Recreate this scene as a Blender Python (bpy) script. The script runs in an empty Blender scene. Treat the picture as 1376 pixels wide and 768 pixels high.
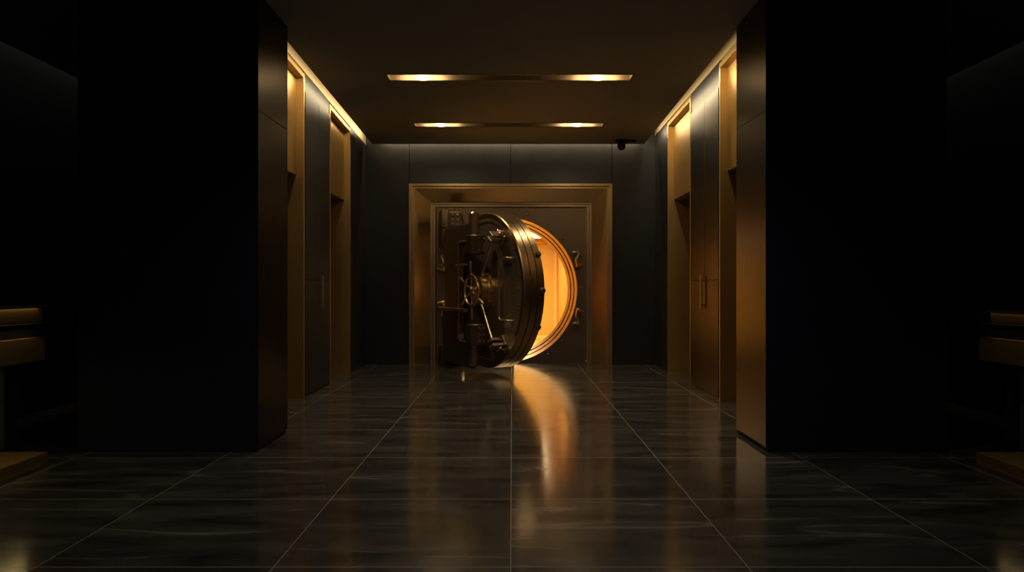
import bpy, bmesh, math, random
from mathutils import Vector, Matrix
random.seed(7)
S = bpy.context.scene
COL = S.collection
PI = math.pi
R = math.radians
CAM_H = 1.13
CEIL = 3.13

# ---------------------------------------------------------------- materials
def new_mat(name):
    m = bpy.data.materials.new(name)
    m.use_nodes = True
    nt = m.node_tree
    return m, nt, nt.nodes['Principled BSDF']

def node(nt, kind, **kw):
    n = nt.nodes.new(kind)
    for k, v in kw.items():
        setattr(n, k, v)
    return n

def math_node(nt, op, a, b=None, c=None):
    n = node(nt, 'ShaderNodeMath', operation=op)
    for i, v in enumerate((a, b, c)):
        if v is None:
            continue
        if isinstance(v, (int, float)):
            n.inputs[i].default_value = v
        else:
            nt.links.new(v, n.inputs[i])
    return n.outputs[0]

def metal(name, col, rough=0.35, metallic=1.0, scale=(70, 70, 1.2), var=0.25, rvar=0.12, bump=0.03, spec=0.5):
    """brushed metal: noise stretched along one axis drives colour, roughness and a faint bump"""
    m, nt, b = new_mat(name)
    tc = node(nt, 'ShaderNodeTexCoord')
    mp = node(nt, 'ShaderNodeMapping')
    mp.inputs['Scale'].default_value = scale
    nt.links.new(tc.outputs['Object'], mp.inputs['Vector'])
    nz = node(nt, 'ShaderNodeTexNoise')
    nz.inputs['Scale'].default_value = 1.0
    nz.inputs['Detail'].default_value = 3.0
    nt.links.new(mp.outputs[0], nz.inputs['Vector'])
    n2 = node(nt, 'ShaderNodeTexNoise')
    n2.inputs['Scale'].default_value = 2.2
    n2.inputs['Detail'].default_value = 4.0
    nt.links.new(tc.outputs['Object'], n2.inputs['Vector'])
    mx = node(nt, 'ShaderNodeMixRGB')
    mx.inputs[1].default_value = (*[c * (1 - var) for c in col], 1)
    mx.inputs[2].default_value = (*[min(1, c * (1 + var)) for c in col], 1)
    fac = math_node(nt, 'MULTIPLY_ADD', n2.outputs['Fac'], 0.5, math_node(nt, 'MULTIPLY', nz.outputs['Fac'], 0.5))
    nt.links.new(fac, mx.inputs[0])
    nt.links.new(mx.outputs[0], b.inputs['Base Color'])
    rr = math_node(nt, 'MULTIPLY_ADD', fac, 2 * rvar, rough - rvar)
    nt.links.new(rr, b.inputs['Roughness'])
    b.inputs['Metallic'].default_value = metallic
    b.inputs['Specular IOR Level'].default_value = spec
    if bump:
        bp = node(nt, 'ShaderNodeBump')
        bp.inputs['Strength'].default_value = bump
        bp.inputs['Distance'].default_value = 0.01
        nt.links.new(nz.outputs['Fac'], bp.inputs['Height'])
        nt.links.new(bp.outputs[0], b.inputs['Normal'])
    return m

def emit_mat(name, col, strength):
    m, nt, b = new_mat(name)
    b.inputs['Base Color'].default_value = (*col, 1)
    b.inputs['Emission Color'].default_value = (*col, 1)
    b.inputs['Emission Strength'].default_value = strength
    return m

def floor_mat():
    m, nt, b = new_mat('slate_tiles')
    tc = node(nt, 'ShaderNodeTexCoord')
    sep = node(nt, 'ShaderNodeSeparateXYZ')
    nt.links.new(tc.outputs['Object'], sep.inputs[0])
    T = 0.955
    def line(src, off, w):
        u = math_node(nt, 'DIVIDE', math_node(nt, 'ADD', src, off), T)
        f = math_node(nt, 'FRACT', math_node(nt, 'ADD', u, 100.5))
        d = math_node(nt, 'ABSOLUTE', math_node(nt, 'SUBTRACT', f, 0.5))
        return math_node(nt, 'LESS_THAN', d, w / T), math_node(nt, 'FLOOR', math_node(nt, 'ADD', u, 100.0))
    lx, ix = line(sep.outputs[0], 0.005, 0.0017)
    ly, iy = line(sep.outputs[1], -3.95, 0.0022)
    grout = math_node(nt, 'MAXIMUM', lx, ly)
    # per-tile offset so the veining does not run through the joints
    off = node(nt, 'ShaderNodeCombineXYZ')
    nt.links.new(math_node(nt, 'MULTIPLY', ix, 3.7), off.inputs[0])
    nt.links.new(math_node(nt, 'MULTIPLY', iy, 5.3), off.inputs[1])
    add = node(nt, 'ShaderNodeVectorMath', operation='ADD')
    nt.links.new(tc.outputs['Object'], add.inputs[0])
    nt.links.new(off.outputs[0], add.inputs[1])
    # soft cloudy streaks along the width
    mp = node(nt, 'ShaderNodeMapping')
    mp.inputs['Scale'].default_value = (1.0, 3.6, 1)
    mp.inputs['Rotation'].default_value = (0, 0, R(-14))
    nt.links.new(add.outputs[0], mp.inputs['Vector'])
    n1 = node(nt, 'ShaderNodeTexNoise')
    n1.inputs['Scale'].default_value = 1.6
    n1.inputs['Detail'].default_value = 8.0
    n1.inputs['Roughness'].default_value = 0.55
    n1.inputs['Distortion'].default_value = 0.5
    nt.links.new(mp.outputs[0], n1.inputs['Vector'])
    # thin pale veins: narrow band of a second noise
    mp2 = node(nt, 'ShaderNodeMapping')
    mp2.inputs['Scale'].default_value = (0.30, 2.6, 1)
    mp2.inputs['Rotation'].default_value = (0, 0, R(-24))
    nt.links.new(add.outputs[0], mp2.inputs['Vector'])
    n2 = node(nt, 'ShaderNodeTexNoise')
    n2.inputs['Scale'].default_value = 1.3
    n2.inputs['Detail'].default_value = 1.2
    n2.inputs['Distortion'].default_value = 0.0
    nt.links.new(mp2.outputs[0], n2.inputs['Vector'])
    vein = math_node(nt, 'ABSOLUTE', math_node(nt, 'SUBTRACT', n2.outputs['Fac'], 0.53))
    vein = math_node(nt, 'SUBTRACT', 1.0, math_node(nt, 'MINIMUM', math_node(nt, 'MULTIPLY', vein, 75.0), 1.0))
    vmask = math_node(nt, 'MAXIMUM', math_node(nt, 'MULTIPLY_ADD', n1.outputs['Fac'], 5.0, -2.2), 0.0)
    vein = math_node(nt, 'MULTIPLY', vein, math_node(nt, 'MINIMUM', vmask, 0.8))
    r1 = node(nt, 'ShaderNodeValToRGB')
    r1.color_ramp.elements[0].position = 0.27
    r1.color_ramp.elements[0].color = (0.018, 0.0175, 0.0175, 1)
    r1.color_ramp.elements[1].position = 0.78
    r1.color_ramp.elements[1].color = (0.115, 0.106, 0.096, 1)
    nt.links.new(n1.outputs['Fac'], r1.inputs[0])
    mv = node(nt, 'ShaderNodeMixRGB')
    mv.inputs[2].default_value = (0.34, 0.31, 0.28, 1)
    nt.links.new(math_node(nt, 'MULTIPLY', vein, 0.6), mv.inputs[0])
    nt.links.new(r1.outputs[0], mv.inputs[1])
    mg = node(nt, 'ShaderNodeMixRGB')
    mg.inputs[2].default_value = (0.30, 0.27, 0.23, 1)
    nt.links.new(grout, mg.inputs[0])
    nt.links.new(mv.outputs[0], mg.inputs[1])
    nt.links.new(mg.outputs[0], b.inputs['Base Color'])
    rr = math_node(nt, 'MULTIPLY_ADD', n1.outputs['Fac'], 0.13, 0.085)
    rr = math_node(nt, 'MAXIMUM', rr, math_node(nt, 'MULTIPLY', grout, 0.7))
    nt.links.new(rr, b.inputs['Roughness'])
    b.inputs['IOR'].default_value = 2.0
    bp = node(nt, 'ShaderNodeBump')
    bp.inputs['Strength'].default_value = 0.05
    bp.inputs['Distance'].default_value = 0.01
    nt.links.new(n1.outputs['Fac'], bp.inputs['Height'])
    nt.links.new(bp.outputs[0], b.inputs['Normal'])
    return m

M = {}
M['floor'] = floor_mat()
M['ceiling'] = metal('ceiling_paint', (0.30, 0.285, 0.26), 0.75, 0.0, (3, 3, 3), 0.12, 0.05, 0.0, 0.2)
M['wall'] = metal('dark_navy_panel', (0.030, 0.030, 0.037), 0.45, 0.35, (60, 60, 0.8), 0.25, 0.08, 0.02)
M['matte'] = metal('matte_navy_wall', (0.014, 0.018, 0.032), 0.7, 0.0, (40, 40, 1), 0.2, 0.06, 0.0, 0.15)
M['alcove'] = metal('alcove_plaster', (0.06, 0.072, 0.092), 0.8, 0.0, (6, 6, 2), 0.15, 0.05, 0.0, 0.15)
M['bronze_panel'] = metal('dark_bronze_panel', (0.058, 0.051, 0.042), 0.35, 1.0, (60, 60, 0.8), 0.25, 0.08, 0.02)
M['brass'] = metal('satin_brass', (0.46, 0.30, 0.11), 0.42, 0.75, (80, 80, 1.0), 0.15, 0.08, 0.02)
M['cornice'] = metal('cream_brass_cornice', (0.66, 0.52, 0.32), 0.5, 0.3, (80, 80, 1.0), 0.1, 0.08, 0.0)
M['surround'] = metal('frame_bronze', (0.72, 0.53, 0.28), 0.33, 0.95, (70, 70, 1.0), 0.2, 0.1, 0.02)
M['plate'] = metal('plate_bronze', (0.27, 0.20, 0.125), 0.43, 0.85, (6, 6, 60), 0.2, 0.1, 0.02)
M['door_face'] = metal('door_face_bronze', (0.30, 0.23, 0.165), 0.42, 0.75, (60, 60, 2), 0.2, 0.08, 0.02)
M['door_rim'] = metal('door_rim_bronze', (0.43, 0.30, 0.18), 0.34, 1.0, (60, 3, 3), 0.15, 0.08, 0.02)
M['ring'] = metal('opening_ring_brass', (0.40, 0.27, 0.15), 0.32, 1.0, (3, 60, 3), 0.12, 0.08, 0.01)
M['hinge'] = metal('hinge_bronze', (0.15, 0.115, 0.085), 0.42, 0.85, (50, 50, 2), 0.2, 0.08, 0.02)
M['polished'] = metal('polished_bronze', (0.82, 0.64, 0.43), 0.30, 1.0, (30, 30, 30), 0.1, 0.06, 0.0)
M['hub'] = metal('hub_brass', (0.88, 0.64, 0.33), 0.30, 1.0, (30, 30, 30), 0.1, 0.06, 0.0)
M['steel'] = metal('bright_rivet', (0.75, 0.62, 0.48), 0.2, 1.0, (30, 30, 30), 0.05, 0.03, 0.0)
M['black'] = metal('black_rubber', (0.010, 0.010, 0.011), 0.5, 0.0, (30, 30, 30), 0.1, 0.05, 0.0, 0.3)
M['vault'] = metal('vault_gold_panel', (0.62, 0.395, 0.10), 0.5, 0.35, (40, 40, 0.8), 0.1, 0.08, 0.01)
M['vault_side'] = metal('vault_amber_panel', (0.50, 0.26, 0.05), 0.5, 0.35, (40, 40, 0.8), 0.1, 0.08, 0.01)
M['vault_trim'] = metal('vault_pale_trim', (0.85, 0.6, 0.28), 0.4, 0.4, (40, 40, 1), 0.08, 0.05, 0.0)
M['lens'] = metal('camera_lens', (0.01, 0.01, 0.012), 0.1, 0.0, (10, 10, 10), 0.05, 0.02, 0.0)
M['groove'] = metal('joint_shadow_gap', (0.006, 0.006, 0.007), 0.7, 0.0, (10, 10, 10), 0.05, 0.02, 0.0, 0.1)
WARM = (1.0, 0.66, 0.30)
M['lamp'] = emit_mat('lamp_glow', (1.0, 0.74, 0.38), 14.0)
M['vault_lamp'] = emit_mat('vault_panel_glow', (1.0, 0.78, 0.42), 7.0)

# ---------------------------------------------------------------- mesh helpers
def box(bm, x0, x1, y0, y1, z0, z1, bev=0.0):
    r = bmesh.ops.create_cube(bm, size=1.0)
    vs = r['verts']
    for v in vs:
        v.co = Vector((x0 + (v.co.x + .5) * (x1 - x0), y0 + (v.co.y + .5) * (y1 - y0), z0 + (v.co.z + .5) * (z1 - z0)))
    if bev > 0:
        es = list({e for v in vs for e in v.link_edges})
        bmesh.ops.bevel(bm, geom=es, offset=bev, segments=1, profile=0.5, affect='EDGES')

def axis_frame(a, b):
    d = (Vector(b) - Vector(a)).normalized()
    up = Vector((0, 0, 1)) if abs(d.z) < 0.95 else Vector((1, 0, 0))
    u = d.cross(up).normalized()
    return d, u, d.cross(u).normalized()

def lathe(bm, a, b, prof, seg=32, closed=False):
    """surface of revolution about a->b; prof = [(radius, distance along axis)]"""
    a = Vector(a)
    d, u, w = axis_frame(a, b)
    rings = []
    for (r, t) in prof:
        c = a + d * t
        if r < 1e-6:
            rings.append([bm.verts.new(c)])
        else:
            rings.append([bm.verts.new(c + (u * math.cos(2 * PI * i / seg) + w * math.sin(2 * PI * i / seg)) * r) for i in range(seg)])
    pairs = list(zip(rings, rings[1:]))
    if closed:
        pairs.append((rings[-1], rings[0]))
    for p, q in pairs:
        for i in range(seg):
            j = (i + 1) % seg
            if len(p) == 1 and len(q) == 1:
                continue
            if len(p) == 1:
                bm.faces.new((p[0], q[j], q[i]))
            elif len(q) == 1:
                bm.faces.new((p[i], p[j], q[0]))
            else:
                bm.faces.new((p[i], p[j], q[j], q[i]))

def cyl(bm, a, b, r, seg=24, bev=0.0, r2=None):
    L = (Vector(b) - Vector(a)).length
    r2 = r if r2 is None else r2
    e = min(bev, r * .4, r2 * .4, L * .4)
    if e > 0:
        lathe(bm, a, b, [(0, 0), (r - e, 0), (r, e), (r2, L - e), (r2 - e, L), (0, L)], seg)
    else:
        lathe(bm, a, b, [(0, 0), (r, 0), (r2, L), (0, L)], seg)

def tube(bm, pts, r, seg=12, closed=False):
    pts = [Vector(p) for p in pts]
    n = len(pts)
    rings = []
    prev = None
    for i, p in enumerate(pts):
        if closed:
            d = (pts[(i + 1) % n] - pts[i - 1]).normalized()
        else:
            d = (pts[min(i + 1, n - 1)] - pts[max(i - 1, 0)]).normalized()
        if prev is None:
            up = Vector((0, 0, 1)) if abs(d.z) < .9 else Vector((0, 1, 0))
            u = d.cross(up).normalized()
        else:
            u = (prev - d * prev.dot(d)).normalized()
        prev = u
        w = d.cross(u)
        rings.append([bm.verts.new(p + (u * math.cos(2 * PI * k / seg) + w * math.sin(2 * PI * k / seg)) * r) for k in range(seg)])
    for i in range(n if closed else n - 1):
        p, q = rings[i], rings[(i + 1) % n]
        for k in range(seg):
            j = (k + 1) % seg
            bm.faces.new((p[k], p[j], q[j], q[k]))
    if not closed:
        bm.faces.new(rings[0][::-1])
        bm.faces.new(rings[-1])

def round_path(pts, rad, n=6):
    """polyline with rounded inner corners"""
    out = [Vector(pts[0])]
    for a, b, c in zip(pts, pts[1:], pts[2:]):
        a, b, c = Vector(a), Vector(b), Vector(c)
        p = b + (a - b).normalized() * rad
        q = b + (c - b).normalized() * rad
        for i in range(n + 1):
            t = i / n
            out.append(p * (1 - t) ** 2 + b * 2 * t * (1 - t) + q * t * t)
    out.append(Vector(pts[-1]))
    return out

def prism(bm, poly, to3, depth_vec, bev=0.0):
    """extrude a 2-D polygon; to3 maps (s,t) to a 3-D point"""
    dv = Vector(depth_vec)
    A = [bm.verts.new(to3(*p)) for p in poly]
    B = [bm.verts.new(to3(*p) + dv) for p in poly]
    fs = [bm.faces.new(A), bm.faces.new(B[::-1])]
    n = len(poly)
    for i in range(n):
        j = (i + 1) % n
        fs.append(bm.faces.new((A[i], B[i], B[j], A[j])))
    if bev > 0:
        es = [e for f in fs[:2] for e in f.edges]
        bmesh.ops.bevel(bm, geom=es, offset=bev, segments=1, profile=0.5, affect='EDGES')

def obj(name, bm, mat, parent=None, smooth=35):
    bmesh.ops.recalc_face_normals(bm, faces=bm.faces)
    me = bpy.data.meshes.new(name)
    bm.to_mesh(me)
    bm.free()
    me.materials.append(M[mat])
    if smooth:
        for p in me.polygons:
            p.use_smooth = True
        me.set_sharp_from_angle(angle=R(smooth))
    o = bpy.data.objects.new(name, me)
    COL.objects.link(o)
    if parent:
        o.parent = parent
    return o

def BM():
    return bmesh.new()

def tag(o, label, cat, group=None, kind=None):
    o['label'] = label
    o['category'] = cat
    if group:
        o['group'] = group
    if kind:
        o['kind'] = kind
    return o

def thing(name, label, cat, loc=(0, 0, 0), rz=0.0, group=None, kind=None):
    o = bpy.data.objects.new(name, None)
    o.empty_display_size = 0.1
    COL.objects.link(o)
    o.location = loc
    o.rotation_euler = (0, 0, rz)
    return tag(o, label, cat, group, kind)

def struct(name, bm, mat, label, cat, smooth=35):
    return tag(obj(name, bm, mat, None, smooth), label, cat, kind='structure')

def dup(root, loc, label, rz=None):
    """a copy of a thing with copies of its parts and sub-parts"""
    r = root.copy()
    COL.objects.link(r)
    r.location = loc
    if rz is not None:
        r.rotation_euler = (0, 0, rz)
    r['label'] = label
    for ch in list(root.children):
        c = ch.copy()
        COL.objects.link(c)
        c.parent = r
        for g in list(ch.children):
            d = g.copy()
            COL.objects.link(d)
            d.parent = c
    return r

# ---------------------------------------------------------------- the shell
# floor
bm = BM(); box(bm, -4.5, 4.5, -2.0, 10.95, -0.10, 0.0)
struct('floor', bm, 'floor', 'dark slate tiled floor with thin pale joints and a golden reflection', 'floor', 0)

PIL_X, PIL_Y0, PIL_Y1 = 1.73, 5.07, 5.74
BLK_X = 2.96
ALC_X = 4.25
BACK_Y = 10.66
SIDE = {  # corridor side walls, left (-1) and right (+1)
    -1: dict(wall=2.10, e0=1.84, e1=1.965, p1=(6.35, 7.50), p2=(8.54, 9.63), top=(3.264, 3.165), soff=2.24),
    +1: dict(wall=2.05, e0=1.76, e1=1.86, p1=(6.20, 7.33), p2=(8.50, 9.76), top=(3.315, 3.27), soff=2.255),
}
def top_at(s, y):
    d = SIDE[s]
    t = (y - 7.5) / (9.63 - 7.5)
    return d['top'][0] + (d['top'][1] - d['top'][0]) * t
def edge_at(s, y):
    d = SIDE[s]
    t = (y - 6.16) / (10.3 - 6.16)
    return d['e0'] + (d['e1'] - d['e0']) * t

# ceiling, with its two light slots left open and tapered edges along the coves
SLOTS = [(7.14, 0.098, -0.02), (9.24, 0.094, -0.04)]   # centre depth, half width, centre x
SL = 1.17
bm = BM()
def ceil_strip(y0, y1, xl=None, xr=None):
    a = [(xl if xl is not None else -edge_at(-1, y0), y0), (xr if xr is not None else edge_at(1, y0), y0),
         (xr if xr is not None else edge_at(1, y1), y1), (xl if xl is not None else -edge_at(-1, y1), y1)]
    prism(bm, a, lambda s, t: Vector((s, t, CEIL)), (0, 0, 0.10))
box(bm, -4.18, 4.18, -2.0, PIL_Y1, CEIL, CEIL + 0.10)
ys = PIL_Y1
for (yc, hw, xc) in SLOTS:
    ceil_strip(ys, yc - hw)
    ceil_strip(yc - hw, yc + hw, None, xc - SL)
    ceil_strip(yc - hw, yc + hw, xc + SL, None)
    ys = yc + hw
ceil_strip(ys, 10.50)
for s in (-1, 1):
    x0, x1 = sorted((s * BLK_X, s * 4.18))
    box(bm, x0, x1, PIL_Y1, 9.4, CEIL, CEIL + 0.10)
struct('ceiling', bm, 'ceiling', 'flat dark brown ceiling with two recessed light slots', 'ceiling', 0)
# roof void over the coves
bm = BM(); box(bm, -4.5, 4.5, -2.0, 11.0, 3.72, 3.80)
struct('ceiling_void', bm, 'matte', 'dark slab above the ceiling coves', 'ceiling', 0)

for s, side in ((-1, 'left'), (1, 'right')):
    d = SIDE[s]
    W = d['wall']
    def X(a, b):
        return sorted((s * a, s * b))
    # pillar: matte body with a bronze cladding panel on the corridor side
    bm = BM()
    x0, x1 = X(PIL_X + 0.012, BLK_X)
    box(bm, x0, x1, PIL_Y0, PIL_Y1, 0, CEIL + 0.0, 0.004)
    pil = struct('pillar_' + side, bm, 'matte', 'tall dark pillar on the %s with a bronze clad inner face' % side, 'pillar')
    bm = BM()
    x0, x1 = X(PIL_X, PIL_X + 0.012)
    box(bm, x0, x1, PIL_Y0 + 0.002, PIL_Y1 - 0.002, 0.03, 2.328, 0.0015)
    box(bm, x0, x1, PIL_Y0 + 0.002, PIL_Y1 - 0.002, 2.331, CEIL, 0.0015)
    obj('cladding', bm, 'bronze_panel', pil)
    # side wall mass between the corridor and the alcove, with two deep portals
    bm = BM()
    x0, x1 = X(W + 0.62, BLK_X)
    box(bm, x0, x1, PIL_Y1, BACK_Y + 0.3, 0, 3.72)
    x0, x1 = X(W, W + 0.62)
    for (y0, y1) in ((PIL_Y1, d['p1'][0]), (d['p1'][1], d['p2'][0]), (d['p2'][1], BACK_Y + 0.3)):
        box(bm, x0, x1, y0, y1, 0, 3.10)
    struct('wall_' + side, bm, 'wall', '%s corridor wall of dark brushed metal panels' % side, 'wall', 0)
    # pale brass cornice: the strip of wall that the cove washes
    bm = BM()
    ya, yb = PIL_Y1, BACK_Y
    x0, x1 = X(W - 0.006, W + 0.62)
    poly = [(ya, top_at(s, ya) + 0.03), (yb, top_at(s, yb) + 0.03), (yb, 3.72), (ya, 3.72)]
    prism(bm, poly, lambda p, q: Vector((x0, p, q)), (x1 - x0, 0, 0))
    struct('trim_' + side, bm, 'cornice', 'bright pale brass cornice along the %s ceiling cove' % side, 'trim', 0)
    # dark fascia above the plain wall panels, under the cornice
    bm = BM()
    for (y0, y1) in ((PIL_Y1, d['p1'][0]), (d['p1'][1], d['p2'][0]), (d['p2'][1], BACK_Y)):
        poly = [(y0, 3.10), (y1, 3.10), (y1, top_at(s, y1) + 0.03), (y0, top_at(s, y0) + 0.03)]
        x0, x1 = X(W, W + 0.3)
        prism(bm, poly, lambda p, q: Vector((x0, p, q)), (x1 - x0, 0, 0))
    struct('wall_%s_fascia' % side, bm, 'wall', 'dark fascia strip on top of the %s corridor panels' % side, 'wall', 0)
    # brass portals
    for k, (y0, y1) in enumerate((d['p1'], d['p2'])):
        num = {(-1, 0): 1, (-1, 1): 2, (1, 0): 3, (1, 1): 4}[(s, k)]
        where = 'beside the %s pillar' % side if k == 0 else 'nearer the vault on the %s' % side
        t = thing('door_%d' % num, 'tall brass lined doorway %s, with a brass panel above' % where, 'doorway', (0, 0, 0), 0, None, 'structure')
        zt = lambda y: top_at(s, y)
        LT = 0.035
        # lining: two jambs and a head, 0.6 m deep
        bm = BM()
        x0, x1 = X(W - 0.012, W + 0.60)
        for (a, b) in ((y0, y0 + LT), (y1 - LT, y1)):
            prism(bm, [(a, 0), (b, 0), (b, zt(b)), (a, zt(a))], lambda p, q: Vector((x0, p, q)), (x1 - x0, 0, 0), 0.003)
        obj('jamb_lining', bm, 'brass', t)
        bm = BM()
        prism(bm, [(y0 + LT, zt(y0) - 0.05), (y1 - LT, zt(y1) - 0.05), (y1 - LT, zt(y1)), (y0 + LT, zt(y0))],
              lambda p, q: Vector((x0, p, q)), (x1 - x0, 0, 0), 0.003)
        obj('head_lining', bm, 'brass', t)
        # transom panel above the opening
        bm = BM()
        x0, x1 = X(W + 0.065, W + 0.55)
        prism(bm, [(y0 + LT, d['soff']), (y1 - LT, d['soff']), (y1 - LT, zt(y1) - 0.05), (y0 + LT, zt(y0) - 0.05)],
              lambda p, q: Vector((x0, p, q)), (x1 - x0, 0, 0), 0.004)
        obj('transom_panel', bm, 'brass', t)
        # dark leaf at the back of the recess
        bm = BM()
        x0, x1 = X(W + 0.56, W + 0.60)
        ym = (y0 + y1) / 2
        box(bm, x0, x1, y0 + LT, ym - 0.003, 0.006, d['soff'], 0.004)
        box(bm, x0, x1, ym + 0.003, y1 - LT, 0.006, d['soff'], 0.004)
        obj('leaf', bm, 'bronze_panel', t)
    # flush service door between the portals
    y0, y1 = d['p1'][1] + 0.02, d['p2'][0] - 0.02
    mat = 'wall' if s < 0 else 'bronze_panel'
    num = 5 if s < 0 else 6
    t = thing('door_%d' % num, ('flush dark metal door with a slim pull handle on the left wall' if s < 0 else
              'flush bronze metal door with a brass pull handle on the right wall'), 'door', (0, 0, 0), 0, None, 'structure')
    x0, x1 = X(W - 0.014, W - 0.001)
    yh = 8.05 if s < 0 else 7.88
    zs = 1.19
    for (a, b, z0, z1) in ((y0, y1, 0.03, zs - 0.003), (y0, yh - 0.002, zs + 0.003, 3.09), (yh + 0.002, y1, zs + 0.003, 3.09)):
        bm = BM(); box(bm, x0, x1, a, b, z0, z1, 0.002)
        obj('panel', bm, mat, t)
    bm = BM()
    xa, xb = X(W - 0.058, W - 0.040)
    box(bm, xa, xb, yh - 0.016, yh + 0.016, 0.885, 1.24, 0.004)
    xa, xb = X(W - 0.042, W - 0.012)
    for zz in (0.93, 1.19):
        box(bm, xa, xb, yh - 0.009, yh + 0.009, zz - 0.009, zz + 0.009)
    obj('pull_handle', bm, 'brass' if s > 0 else 'polished', t)
    # skirting of the flat wall end
    # alcove behind the pillar
    bm = BM()
    x0, x1 = X(ALC_X, ALC_X + 0.2)
    box(bm, x0, x1, -2.0, 9.4, 0, 3.16)
    struct('wall_alcove_' + side, bm, 'alcove', 'dark blue outer wall of the %s alcove' % side, 'wall', 0)
    bm = BM(); box(bm, x0, x1, -2.0, 9.4, 3.16, 3.72)  # darkened so the lit cove void glows less in the floor
    struct('wall_alcove_void_' + side, bm, 'matte', 'wall above the ceiling of the %s alcove, blackened to dim its floor reflection' % side, 'wall', 0)
    bm = BM()
    x0, x1 = X(BLK_X, ALC_X + 0.2)
    box(bm, x0, x1, 9.4, 9.6, 0, 3.72)
    struct('wall_alcove_end_' + side, bm, 'matte', 'dark end wall of the %s alcove' % side, 'wall', 0)

# back wall with the vault opening left free, in panels
FX0, FX1, FZ = -1.47, 1.43, 2.59
bm = BM()
g = 0.004
for (x0, x1, z0, z1) in ((-2.72, FX0 - g, 0, FZ), (-2.72, FX0 - g, FZ, 3.72), (FX1 + g, 2.67, 0, FZ), (FX1 + g, 2.67, FZ, 3.72),
                         (FX0 + g, -0.02 - g, FZ, 3.72), (-0.02 + g, FX1 - g, FZ, 3.72)):
    box(bm, x0, x1, BACK_Y, BACK_Y + 0.3, z0, z1)
struct('wall_back', bm, 'wall', 'dark metal panelled wall around the vault frame', 'wall', 0)
bm = BM(); box(bm, -2.72, 2.67, BACK_Y + 0.3, BACK_Y + 0.36, 2.3, 3.72)
struct('wall_back_core', bm, 'matte', 'dark core behind the back wall panels', 'wall', 0)

# ---------------------------------------------------------------- vault frame
PY0 = 10.92
PY = 10.92            # face plate plane
VC = Vector((-0.105, PY, 1.075))
RO = 1.068
vf = thing('vault_portal', 'square bronze vault portal with splayed surround and round opening in the back wall', 'vault portal', (0, BACK_Y, 0))
def rel(x, y, z):
    return Vector((x, y - BACK_Y, z))
prof = [(0.0, 0.0), (0.0, -0.045), (0.038, -0.045), (0.05, -0.015), (0.075, -0.015), (0.275, 0.18), (0.275, 0.205), (0.305, 0.205),
        (0.31, 0.225), (0.345, 0.225), (0.352, 0.262), (0.36, 0.262)]
bm = BM()
rows = []
for (i, dp) in prof:
    rows.append([bm.verts.new(rel(FX0 + i * 1.02, BACK_Y + dp, 0)), bm.verts.new(rel(FX0 + i * 1.02, BACK_Y + dp, FZ - i * 0.87)),
                 bm.verts.new(rel(FX1 - i * .98, BACK_Y + dp, FZ - i * 0.87)), bm.verts.new(rel(FX1 - i * .98, BACK_Y + dp, 0))])
for a, b in zip(rows, rows[1:]):
    for k in range(3):
        bm.faces.new((a[k], a[k + 1], b[k + 1], b[k]))
obj('surround', bm, 'surround', vf, 25)
# face plate with the round hole
PX0, PX1, PZ1 = FX0 + 0.36, FX1 - 0.35, FZ - 0.31
bm = BM()
N = 128
front = []
def rect_hit(ang):
    c, s_ = math.cos(ang), math.sin(ang)
    ts = []
    if c > 1e-9: ts.append((PX1 - VC.x) / c)
    if c < -1e-9: ts.append((PX0 - VC.x) / c)
    if s_ > 1e-9: ts.append((PZ1 - VC.z) / s_)
    if s_ < -1e-9: ts.append((0.0 - VC.z) / s_)
    t = min(ts)
    return (VC.x + c * t, VC.z + s_ * t)
angs = [2 * PI * i / N for i in range(N)]
for (cx, cz) in ((PX0, 0), (PX1, 0), (PX0, PZ1), (PX1, PZ1)):
    angs.append(math.atan2(cz - VC.z, cx - VC.x) % (2 * PI))
angs.sort()
inn = [bm.verts.new(rel(VC.x + RO * math.cos(a), PY, VC.z + RO * math.sin(a))) for a in angs]
out = []
for a in angs:
    p = rect_hit(a)
    out.append(bm.verts.new(rel(p[0], PY, p[1])))
inb = [bm.verts.new(v.co + Vector((0, 0.06, 0))) for v in inn]
for i in range(len(angs)):
    j = (i + 1) % len(angs)
    bm.faces.new((inn[i], inn[j], out[j], out[i]))
    bm.faces.new((inn[i], inb[i], inb[j], inn[j]))
obj('face_plate', bm, 'plate', vf, 20)
# stepped rings of the opening, with dark grooves
vc_l = VC - Vector((0, BACK_Y, 0))
for (r0, y0, r1, y1) in ((1.060, -.006, 1.032, .12), (1.020, .155, .996, .27), (.984, .305, .958, .44)):
    bm = BM()
    lathe(bm, vc_l, vc_l + Vector((0, 1, 0)), [(r0, y0), (r1, y1), (1.066, y1), (1.067, y0 + .02)], 128, True)
    obj('opening_ring', bm, 'ring', vf)
# rivets on the plate
for (px, py) in ((709, 289), (736, 301), (757, 321), (781, 385), (755, 457), (736, 476), (787, 485)):
    x = (px - 688) / 1000 * PY
    z = CAM_H - (py - 384) / 1000 * PY
    bm = BM()
    lathe(bm, rel(x, PY + 0.004, z), rel(x, PY - 1, z), [(0.016, 0), (0.015, 0.008), (0.009, 0.014), (0, 0.016)], 12)
    obj('rivet', bm, 'steel', vf)
# flat hinge-side jamb plate that closes the left sliver of the opening
bm = BM(); box(bm, PX0 + .004, -.84, PY - .05 - BACK_Y, PY + .05 - BACK_Y, 0.0, PZ1 - .004, .006)
obj('hinge_jamb', bm, 'plate', vf)
bm = BM(); box(bm, -.70, .03, PY - .06 - BACK_Y, PY - .008 - BACK_Y, 0.0, .36, .01)  # added plate, hides the opening's reflection in the floor under the door
obj('reflection_baffle', bm, 'plate', vf)
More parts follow.
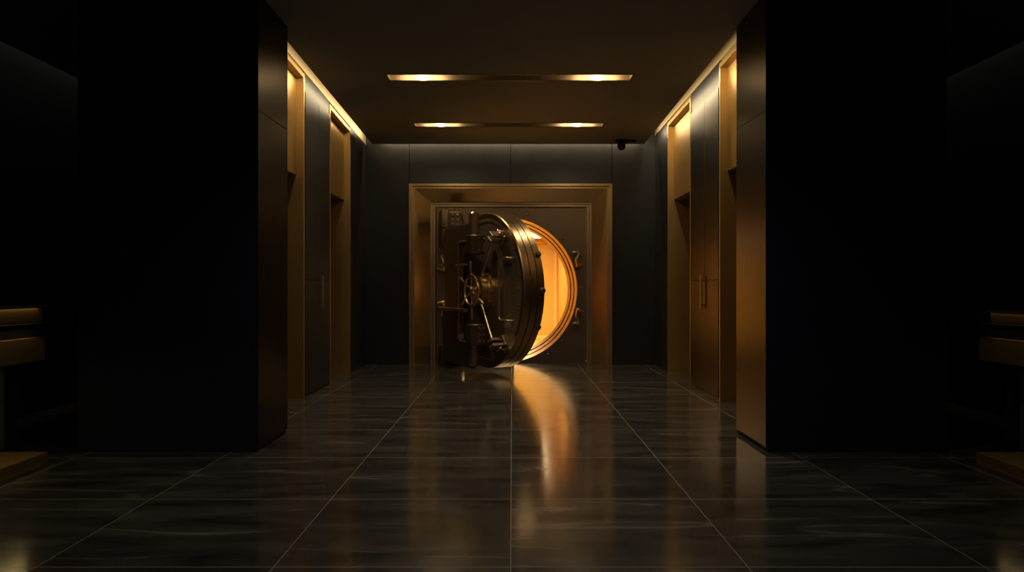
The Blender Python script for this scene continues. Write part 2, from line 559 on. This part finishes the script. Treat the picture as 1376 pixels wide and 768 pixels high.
# latch clamps on both sides of the opening
def clamp(x, z, flip, sx, PY=PY0):
    root_bm = BM()
    box(root_bm, x - .045, x + .045, PY - .028 - BACK_Y, PY - BACK_Y, z - .12, z + .12, .006)
    base = obj('clamp', root_bm, 'plate', vf)
    b2 = BM()
    yy = PY - .075 - BACK_Y
    pts = [(x - sx * .07, yy, z + flip * .10), (x + sx * .03, yy, z + flip * .10), (x - sx * .02, yy - .03, z - flip * .0),
           (x + sx * .0, yy - .02, z - flip * .10), (x + sx * .08, yy, z - flip * .075)]
    tube(b2, round_path(pts, .025), .017, 10)
    obj('lever', b2, 'polished', base)
    for dz in (.10, -.09):
        b3 = BM()
        cyl(b3, (x, yy - .02, z + flip * dz), (x, PY - .02 - BACK_Y, z + flip * dz), .026, 16, .004)
        obj('pin', b3, 'hub', base)
clamp(.955, 1.52, 1, 1)
clamp(.955, .69, -1, 1)
clamp(-1.00, 1.46, 1, -1, PY - .05)
clamp(-1.00, .80, -1, -1, PY - .05)

# ---------------------------------------------------------------- vault interior
VX0, VX1, VY0, VY1, VZ = -1.25, 0.945, 11.38, 15.7, 2.12
def vault_wall(name, a, label, mat='vault'):
    bm = BM(); box(bm, *a)
    return struct(name, bm, mat, label, 'wall' if 'wall' in name else name.split('_')[0], 0)
bm = BM()
xs = [VX0, -0.62, 0.0, 0.60, VX1]
for a, b in zip(xs, xs[1:]):
    box(bm, a + .003, b - .003, VY1, VY1 + 0.1, 0, VZ)
struct('wall_vault_back', bm, 'vault', 'golden panelled end wall inside the lit vault', 'wall', 0)
vault_wall('wall_vault_right', (VX1, VX1 + .1, VY0, VY1 + .1, 0, VZ), 'amber right wall inside the lit vault', 'vault_side')
vault_wall('wall_vault_left', (VX0 - .1, VX0, VY0, VY1 + .1, 0, VZ), 'golden left wall inside the lit vault')
vault_wall('floor_vault', (VX0 - .1, VX1 + .1, VY0, VY1 + .1, -.1, 0), 'golden floor inside the lit vault')
vault_wall('ceiling_vault', (VX0 - .1, VX1 + .1, VY0, VY1 + .1, VZ, VZ + .1), 'golden ceiling inside the lit vault')
# front wall of the vault room around the ring
bm = BM()
sq = []
ri_ = 0.98
c2 = Vector((VC.x, VY0, VC.z))
angs = sorted([2 * PI * i / 96 for i in range(96)])
A, B = [], []
for a in angs:
    A.append(bm.verts.new(c2 + Vector((ri_ * math.cos(a), 0, ri_ * math.sin(a)))))
    m_ = max(abs(math.cos(a)), abs(math.sin(a)))
    B.append(bm.verts.new(c2 + Vector((1.6 * math.cos(a) / m_, 0, 1.6 * math.sin(a) / m_))))
for i in range(96):
    j = (i + 1) % 96
    bm.faces.new((A[i], A[j], B[j], B[i]))
r_ = bmesh.ops.extrude_face_region(bm, geom=list(bm.faces))
for v in r_['geom']:
    if isinstance(v, bmesh.types.BMVert):
        v.co.y -= 0.012
struct('wall_vault_front', bm, 'vault', 'inner side of the vault wall around the round opening', 'wall', 0)
# trims inside the vault
bm = BM(); box(bm, VX0, VX1 - .0, VY1 - .06, VY1, 0.0, 0.085, .006)
struct('baseboard_vault', bm, 'vault_trim', 'pale brass baseboard at the foot of the vault end wall', 'baseboard')
bm = BM(); box(bm, VX1 - .05, VX1, VY1 - .06, VY1 - .0, 0.085, VZ - .1, .008)
struct('trim_vault', bm, 'vault_trim', 'pale vertical corner strip inside the vault', 'trim')
bm = BM(); box(bm, VX0, VX1, VY1 - .12, VY1, VZ - .10, VZ, .006)
struct('trim_vault_top', bm, 'vault', 'golden beam under the vault ceiling', 'trim')
t = thing('vault_light', 'glowing warm light panel on the ceiling inside the vault', 'ceiling light', (0.05, 13.9, VZ))
bm = BM(); box(bm, -.58, .58, -1.15, 1.15, -.022, -.004, .004); obj('diffuser', bm, 'vault_lamp', t)
bm = BM()
for a in ((-.62, -.58, -1.19, 1.19), (.58, .62, -1.19, 1.19), (-.58, .58, -1.19, -1.15), (-.58, .58, 1.15, 1.19)):
    box(bm, *a, -.03, 0)
obj('frame', bm, 'brass', t)

# ---------------------------------------------------------------- vault door
DOOR_R, DOOR_T = 0.985, 0.285
DOOR_ANG = 60.0
DC = Vector((-0.348, 9.48, 0))
vd = thing('vault_door', 'massive round bronze vault door standing open, with grooved rim and handwheel', 'vault door', DC, -R(DOOR_ANG))
ZC = 1.075
O = Vector((0, 0, ZC))
bm = BM()
P = [(0, .03), (0.90, .03), (0.905, .0), (DOOR_R - .012, 0), (DOOR_R, .012)]
y = .012
for gy in (.085, .175):
    P += [(DOOR_R, gy), (DOOR_R - .016, gy + .004), (DOOR_R - .016, gy + .012), (DOOR_R - .002, gy + .016)]
P += [(DOOR_R - .002, DOOR_T - .012), (DOOR_R - .014, DOOR_T), (.80, DOOR_T), (.78, DOOR_T - .03), (0, DOOR_T - .03)]
# body split: dark face, lighter rim band
lathe(bm, O, O + Vector((0, 1, 0)), P[4:-5] + [(DOOR_R - .002, DOOR_T - .012), (DOOR_R - .014, DOOR_T), (.80, DOOR_T), (.80, .05), (.92, .05), (.92, .002), (DOOR_R - .012, 0)], 160, True)
obj('rim', bm, 'door_rim', vd)
bm = BM()
lathe(bm, O, O + Vector((0, 1, 0)), [(0, .022), (.86, .022), (.872, .006), (.918, .006), (.918, .048), (0, .048)], 128)
obj('face', bm, 'door_face', vd)
bm = BM()
lathe(bm, O, O + Vector((0, 1, 0)), [(0, .23), (.795, .23), (.795, .26), (.5, .26), (.48, .275), (0, .275)], 96)
obj('back_plate', bm, 'door_face', vd)
# locking bolts round the back of the rim
for k in (-1, 0, 1, 4, 5, 6, 7, 8, 9, 10):
    a = 2 * PI * k / 14
    dr = Vector((math.cos(a), 0, math.sin(a)))
    c = O + Vector((0, .242, 0))
    bm = BM(); cyl(bm, c + dr * .94, c + dr * 1.022, .034, 16, .008)
    obj('locking_bolt', bm, 'hinge', vd)
# rivets on the face ring
for k in range(16):
    a = 2 * PI * (k + .5) / 16
    c = O + Vector((.895 * math.cos(a), .006, .895 * math.sin(a)))
    bm = BM(); lathe(bm, c, c + Vector((0, -1, 0)), [(.012, 0), (.011, .007), (.006, .011), (0, .012)], 10)
    obj('rivet', bm, 'steel', vd)
# hub
bm = BM()
lathe(bm, O + Vector((0, .03, 0)), O + Vector((0, -1, 0)),
      [(0, 0), (.22, 0), (.22, .03), (.205, .04), (.17, .045), (.165, .115), (.18, .12), (.18, .155), (.165, .16), (.05, .163), (.05, .18), (0, .18)], 48)
hub = obj('hub', bm, 'hub', vd)
for k in range(8):
    a = 2 * PI * k / 8
    c = O + Vector((.195 * math.cos(a), -.004, .195 * math.sin(a)))
    bm = BM(); cyl(bm, c, c + Vector((0, -.02, 0)), .014, 8, .003)
    obj('bolt', bm, 'polished', hub)
# handwheel with six through spokes
WY = -.19
bm = BM()
tube(bm, [O + Vector((.19 * math.cos(2 * PI * i / 48), WY, .19 * math.sin(2 * PI * i / 48))) for i in range(48)], .018, 14, True)
wheel = obj('handwheel', bm, 'hub', vd)
for k in range(6):
    a = PI / 2 + 2 * PI * k / 6 + R(3)
    dr = Vector((math.cos(a), 0, math.sin(a)))
    c = O + Vector((0, WY, 0))
    bm = BM()
    lathe(bm, c, c + dr, [(0, .03), (.013, .03), (.011, .19), (.012, .225), (.019, .27), (.020, .345), (.013, .365), (0, .368)], 12)
    obj('spoke', bm, 'polished', wheel)
bm = BM()
cyl(bm, O + Vector((0, WY + .04, 0)), O + Vector((0, WY - .03, 0)), .05, 24, .008)
obj('centre_boss', bm, 'hub', wheel)
# pressure rods to their brackets
for sz in (1, -1):
    a = R(56) * sz
    dr = Vector((math.cos(a), 0, math.sin(a)))
    tn = Vector((-math.sin(a), 0, math.cos(a)))
    c = O + Vector((0, -.11, 0))
    bm = BM()
    lathe(bm, c, c + dr, [(0, .12), (.024, .12), (.024, .16), (.017, .175), (.017, .74), (0, .74)], 16)
    rod = obj('pressure_rod', bm, 'polished', vd)
    bm = BM()
    pc = O + dr * .77
    def rb(bm, u0, u1, v0, v1, d0, d1):
        prism(bm, [(u0, v0), (u1, v0), (u1, v1), (u0, v1)], lambda p, q: pc + dr * p + tn * q + Vector((0, d0, 0)), (0, d1 - d0, 0), .006)
    rb(bm, -.06, .075, -.085, .085, -.01, .024)
    rb(bm, -.045, -.01, -.055, .055, -.16, -.008)
    rb(bm, .03, .065, -.055, .055, -.16, -.008)
    obj('bracket', bm, 'door_face', rod)
    for (u, v) in ((-.045, -.07), (-.045, .07), (.06, -.07), (.06, .07), (-.028, .0), (.05, 0)):
        bm = BM()
        q = pc + dr * u + tn * v + Vector((0, -.01 if abs(v) > .01 else -.16, 0))
        cyl(bm, q, q + Vector((0, -.022, 0)), .014, 8, .004)
        obj('bolt', bm, 'steel', rod)
    # small T latch outside the bracket
    bm = BM()
    q = O + dr * .86
    cyl(bm, q + Vector((0, .01, 0)), q + Vector((0, -.07, 0)), .014, 10, .003)
    tube(bm, [q + Vector((0, -.06, 0)) - tn * .045, q + Vector((0, -.06, 0)) + tn * .045], .011, 10)
    obj('latch', bm, 'steel', rod)
# long grab bar on the right of the face
bm = BM()
gp = [(.70, .015, .39), (.70, -.055, .39), (.47, -.055, .39), (.47, -.055, -.36), (.70, -.055, -.36), (.70, .015, -.36)]
tube(bm, round_path([O + Vector(p) for p in gp], .06, 8), .014, 12)
obj('grab_bar', bm, 'polished', vd)
for (u, v) in ((.80, .02), (.80, -.22), (.58, .62), (.62, -.60)):
    c = O + Vector((u, .022, v))
    bm = BM(); lathe(bm, c, c + Vector((0, -1, 0)), [(.013, 0), (.012, .008), (0, .013)], 10)
    obj('rivet', bm, 'steel', vd)

# ---------------------------------------------------------------- crane hinge
rot = Matrix.Rotation(-R(DOOR_ANG), 3, 'Z')
def door_pt(u, d, z=0):
    """point at u along the door face, d in front of it"""
    return DC + rot @ Vector((u, -d, z))
HA = Vector((-.962, 10.52, 0))               # pin on the frame
HB = door_pt(.13, .22)                       # pin on the door
ch = thing('crane_hinge', 'bronze crane hinge carrying the round vault door, pinned to the left of the frame', 'hinge', HA)
hd = (HB - HA); HL = hd.length; hd.normalize()
hn = Vector((hd.y, -hd.x, 0))               # towards the corridor side
if hn.y > 0: hn = -hn
def hp(s, z, off=0.0):
    return hd * s + hn * off + Vector((0, 0, z))
TH = .07
def arc(cx, cz, r, a0, a1, n=6):
    return [(cx + r * math.cos(R(a0 + (a1 - a0) * i / n)), cz + r * math.sin(R(a0 + (a1 - a0) * i / n))) for i in range(n + 1)]
E = HL - .02
so = .60 * HL
poly = ([(.05, .10)] + [(E, .10)] + [(E, .42)] + arc(so + .09, .42 + .09, .09, 270, 180) + arc(so + .09, 1.70 - .09, .09, 180, 90)
        + [(E, 1.70), (E, 1.925)] + arc(.20, 1.80, .125, 90, 180, 4) + [(.075, 1.56)] + arc(.10, 1.38, .08, 90, 0, 4) + arc(.10, .90, .08, 0, -90, 4) + [(.05, .80)])
bm = BM()
prism(bm, poly, lambda a, b: hp(a, b, -TH / 2), hn * TH, .012)
obj('arm', bm, 'hinge', ch)
# raised rail round the window of the arm
bm = BM()
wp = [(E - .05, 1.70), (so, 1.70), (so, .42), (E - .05, .42)]
tube(bm, round_path([hp(a, b, TH / 2) for a, b in wp], .10, 8), .012, 10)
obj('edge_rail', bm, 'polished', ch)
# horizontal stiffener bars
for (s0, s1, z) in ((.12, .34, 1.42), (.0, E - .12, .82)):
    bm = BM()
    prism(bm, [(s0, z - .022), (s1, z - .022), (s1, z + .022), (s0, z + .022)], lambda a, b: hp(a, b, TH / 2 - .005), hn * .07, .008)
    obj('stiffener', bm, 'door_rim', ch)
bm = BM()
tube(bm, [hp(so - .02, 1.40, TH / 2 + .02), hp(E - .12, 1.40, TH / 2 + .02)], .014, 10)
obj('tie_bar', bm, 'polished', ch)
# frame-side knuckles
for (z0, z1, zb) in ((1.68, 2.20, 1.95), (.012, .30, .10)):
    bm = BM()
    lathe(bm, Vector((0, 0, z0)), Vector((0, 0, z1 + 1)), [(0, 0), (.075, 0), (.082, .008), (.082, (z1 - z0) * .5), (.074, (z1 - z0) * .5 + .006), (.082, (z1 - z0) * .5 + .012), (.082, z1 - z0 - .03), (.07, z1 - z0), (0, z1 - z0)], 32)
    kn = obj('frame_knuckle', bm, 'hinge', ch)
    bm = BM()
    box(bm, .05, .24, .02, .346, z0 + (.28 if z0 > 1 else .0), z1 - .02, .01)
    mt = obj('mount_block', bm, 'hinge', kn)
    h = z1 - .02 - (z0 + (.28 if z0 > 1 else 0))
    zc = z0 + (.28 if z0 > 1 else 0) + h / 2
    for dx in (.12, .19):
        for dz in (-.3, 0, .3):
            bm = BM(); cyl(bm, Vector((dx, .025, zc + dz * h)), Vector((dx, .0, zc + dz * h)), .018, 10, .004)
            obj('bolt', bm, 'door_rim', kn)
# door-side knuckles: slim pin above, bolted block below (and mirrored at the foot)
bp_ = HB - HA
for (pz0, pz1, bz0, bz1, up) in ((1.74, 2.06, 1.52, 1.76, True), (.14, .48, .40, .66, False)):
    c = Vector((bp_.x, bp_.y, 0))
    bm = BM()
    L = pz1 - pz0
    lathe(bm, c + Vector((0, 0, pz0)), c + Vector((0, 0, pz1 + 1)), [(0, 0), (.066, 0), (.066, L - .03), (.05, L - .008), (.03, L), (.03, L + .02), (0, L + .045)] if up else [(0, 0), (.05, 0), (.066, .02), (.066, L), (0, L)], 28)
    kn = obj('door_knuckle', bm, 'door_rim', ch)
    bm = BM()
    q = rot @ Vector((1, 0, 0)); n_ = rot @ Vector((0, -1, 0))
    def blk(a, b):
        return c + q * a + n_ * b
    prism(bm, [(-.085, .06), (-.02, .10), (.085, .085), (.14, .02), (.14, -.08), (-.085, -.08)], lambda a, b: blk(a, b) + Vector((0, 0, bz0)), (0, 0, bz1 - bz0), .01)
    obj('knuckle_block', bm, 'hinge', kn)
    for b in (.0, -.06):
        for zz in (.2, .5, .8):
            z = bz0 + (bz1 - bz0) * zz
            a0 = blk(.138, b) + Vector((0, 0, z))
            bm = BM(); cyl(bm, a0, a0 + q * .02, .016, 8, .003)
            obj('bolt', bm, 'door_rim', kn)

# ---------------------------------------------------------------- ceiling slot lights
def slot_light(yc, hw, xc, label, first=None):
    t = thing('ceiling_slot_light', label, 'ceiling light', (xc, yc, CEIL), 0, 'recessed ceiling slot lights')
    D = .085
    bm = BM()
    box(bm, -SL, SL, -hw, hw, D, D + .012)
    box(bm, -SL, SL, hw - .006, hw, .0, D)
    box(bm, -SL, SL, -hw, -hw + .006, .0, D)
    box(bm, -SL, -SL + .006, -hw, hw, .0, D)
    box(bm, SL - .006, SL, -hw, hw, .0, D)
    obj('housing', bm, 'plate', t, 0)
    bm = BM()
    for a in ((-SL - .01, SL + .01, -hw - .01, -hw), (-SL - .01, SL + .01, hw, hw + .01), (-SL - .01, -SL, -hw, hw), (SL, SL + .01, -hw, hw)):
        box(bm, *a, -.004, .0)
    obj('rim_trim', bm, 'bronze_panel', t, 0)
    for sx in (-1, 1):
        bm = BM()
        cc = Vector((sx * .86, 0, D))
        lathe(bm, cc, cc + Vector((0, 0, -1)), [(.055, 0), (.05, .02), (.042, .02), (.04, .012), (0, .012)], 24)
        l = obj('lamp', bm, 'black', t)
        bm = BM(); cyl(bm, cc + Vector((0, 0, -.012)), cc + Vector((0, 0, -.018)), .04, 24)
        obj('bulb', bm, 'lamp', l)
    return t
slot_light(*SLOTS[0], 'long narrow brass ceiling slot with two glowing lamps, the one nearer the viewer')
slot_light(*SLOTS[1], 'long narrow brass ceiling slot with two glowing lamps, the one nearer the vault')

# ---------------------------------------------------------------- security camera
t = thing('security_camera', 'small black security camera hanging from the ceiling by the back wall', 'security camera', (1.50, 10.2, CEIL))
bm = BM(); box(bm, -.085, .085, -.05, .05, -.04, 0, .008); obj('mount', bm, 'black', t)
bm = BM()
lathe(bm, (0, -.0, -.035), (0, -.0, -1), [(.03, 0), (.052, .02), (.058, .05), (.05, .08), (.03, .1), (0, .108)], 24)
obj('dome', bm, 'black', t)
bm = BM(); cyl(bm, (0, -.03, -.095), (0, -.062, -.10), .022, 16, .004); obj('lens', bm, 'lens', t)
bm = BM(); box(bm, .085, .20, -.02, .02, -.028, -.004, .004); obj('cable_cover', bm, 'black', t)

# ---------------------------------------------------------------- side counters
def counter(s, label):
    t = thing('counter', label, 'counter', (s * 2.92, 0, 0))
    def X(a, b):
        a, b = s * (a - 2.92), s * (b - 2.92)
        return (min(a, b), max(a, b))
    bm = BM(); box(bm, *X(2.92, 3.95), 1.6, 4.98, .872, .90, .004); obj('worktop', bm, 'bronze_panel', t)
    bm = BM(); box(bm, *X(3.02, 3.9), 1.7, 4.80, .812, .871); obj('top_rail', bm, 'matte', t)
    for k in range(3):
        ya, yb = 1.75 + k * 1.015, 1.75 + (k + 1) * 1.015 - .012
        bm = BM(); box(bm, *X(3.0, 3.04), ya, yb, .655, .808, .004); obj('drawer_front', bm, 'brass', t)
    bm = BM(); box(bm, *X(3.26, 3.9), 1.75, 4.78, .085, .81, .003); obj('body', bm, 'alcove', t)
    bm = BM(); box(bm, *X(2.93, 3.9), 1.7, 4.70, .0, .084, .003); obj('plinth', bm, 'brass', t)
    bm = BM(); box(bm, *X(2.92, 2.934), 1.6, 4.97, .0, .016, .002); obj('floor_edging', bm, 'polished', t)
    bm = BM(); box(bm, *X(3.30, 3.9), 4.80, 4.97, .0, .871, .003); obj('end_panel', bm, 'matte', t)
    return t
counter(-1, 'dark side counter on the left with brass drawer fronts and glowing plinth')
counter(1, 'very dark side counter on the right with brass drawer fronts and dim plinth')
def riser(s, y1, z1, label):
    t = thing('counter_riser', label, 'brass box', (s * 3.02, y1, .901))
    x = lambda a, b: (min(s * a, s * b), max(s * a, s * b))
    bm = BM(); box(bm, *x(0, .34), -1.6, 0, 0, z1 - .012, .004); obj('body', bm, 'brass', t)
    bm = BM(); box(bm, *x(-.03, .344), -1.604, .004, z1 - .011, z1, .003); obj('lid', bm, 'brass', t)
riser(-1, 4.79, .105, 'low long brass box on the worktop of the left counter')
riser(1, 4.70, .075, 'low long brass box on the worktop of the right counter')

# ---------------------------------------------------------------- lights
def area(name, loc, sx, sy, power, col, rot_, spread=None):
    l = bpy.data.lights.new(name, 'AREA')
    l.shape = 'RECTANGLE'; l.size = sx; l.size_y = sy
    l.energy = power; l.color = col
    if spread: l.spread = R(spread)
    o = bpy.data.objects.new(name, l)
    o.location = loc; o.rotation_euler = rot_
    COL.objects.link(o)
    return o
def point(name, loc, power, col, rad=.02):
    l = bpy.data.lights.new(name, 'POINT')
    l.energy = power; l.color = col; l.shadow_soft_size = rad
    o = bpy.data.objects.new(name, l)
    o.location = loc
    COL.objects.link(o)
    return o
def spot(name, loc, power, col, ang):
    l = bpy.data.lights.new(name, 'SPOT')
    l.energy = power; l.color = col; l.shadow_soft_size = .03
    l.spot_size = R(ang); l.spot_blend = .8
    o = bpy.data.objects.new(name, l)
    o.location = loc
    COL.objects.link(o)
    return o
COVE = (1.0, 0.78, 0.45)
# LED strips lying on the ceiling edge inside the side coves, aimed at the wall top
for s in (-1, 1):
    o = area('cove_strip', (s * (SIDE[s]['wall'] - .20), 8.15, 3.262), .03, 4.6, 20.0, COVE, (0, 0, 0))
    o.rotation_euler = (0, R(-46 * s), 0)
area('cove_strip_back', (-.02, 10.53, 3.25), 3.7, .03, 15.0, (1.0, .78, .42), (R(38), 0, 0))
for (yc, hw, xc) in SLOTS:
    for sx in (-1, 1):
        point('slot_lamp', (xc + sx * .86, yc, CEIL + .03), 6.0, (1.0, .76, .42), .018)
        area('slot_linear', (xc + sx * .86, yc - hw + .014, CEIL + .045), .42, .02, 1.6, (1.0, .77, .42), (R(90), 0, 0))
        spot('slot_spot', (xc + sx * .86, yc, CEIL + .02), 60.0 if yc < 8 else 28.0, (1.0, .79, .50), 112 if yc < 8 else 84)
area('vault_panel_light', (.02, 13.9, VZ - .035), .8, 2.2, 68.0, (1.0, .78, .38), (0, 0, 0), 130)
for s, p in ((-1, 6.0), (1, 4.0)):
    area('alcove_cove', (s * 4.215, 6.6, 3.62), .04, 3.0, p, (1.0, .87, .62), (0, R(-3 * s), 0))
for s, p in ((-1, .35), (1, .12)):
    area('counter_strip', (s * 2.965, 3.3, .868), .03, 2.8, p, (1.0, .70, .28), (0, 0, 0))

for s, zz, p in ((-1, .105, .10), (1, .075, .03)):  # added light under the lid overhang, brightens the box front
    area('riser_fill', (s * 3.005, 4.0, .901 + zz - .015), .02, 1.5, p, (1.0, .70, .28), (0, 0, 0))

for s, p in ((-1, 1.6), (1, .5)):
    area('plinth_strip', (s * 3.08, 3.3, .648), .03, 2.8, p, (1.0, .72, .28), (0, R(-10 * -s), 0))
# two unseen spots added to brighten the foreground floor, without fixtures
for sx in (-1, 1):
    spot('foreground_fill', (sx * .86, 3.9, CEIL - .01), 32.0, (1.0, .88, .68), 112)

# world: faint cold night ambience
w = bpy.data.worlds.new('night'); S.world = w
w.use_nodes = True
w.node_tree.nodes['Background'].inputs[0].default_value = (.35, .5, 1.0, 1)
w.node_tree.nodes['Background'].inputs[1].default_value = 0.055

# ---------------------------------------------------------------- camera
cam = bpy.data.cameras.new('camera')
cam.sensor_width = 36.0
cam.sensor_fit = 'HORIZONTAL'
cam.lens = 36.0 * 1000 / 1376
cam.clip_end = 100
co = bpy.data.objects.new('camera', cam)
co.location = (0, 0, CAM_H)
co.rotation_euler = (PI / 2, 0, 0)
COL.objects.link(co)
S.camera = co

S.view_settings.view_transform = 'Standard'
S.view_settings.look = 'None'
S.view_settings.gamma = 1.0
S.view_settings.use_curve_mapping = False
S.view_settings.exposure = 0.0
S.cycles.use_denoising = True
S.cycles.max_bounces = 10
S.cycles.sample_clamp_indirect = 4.0
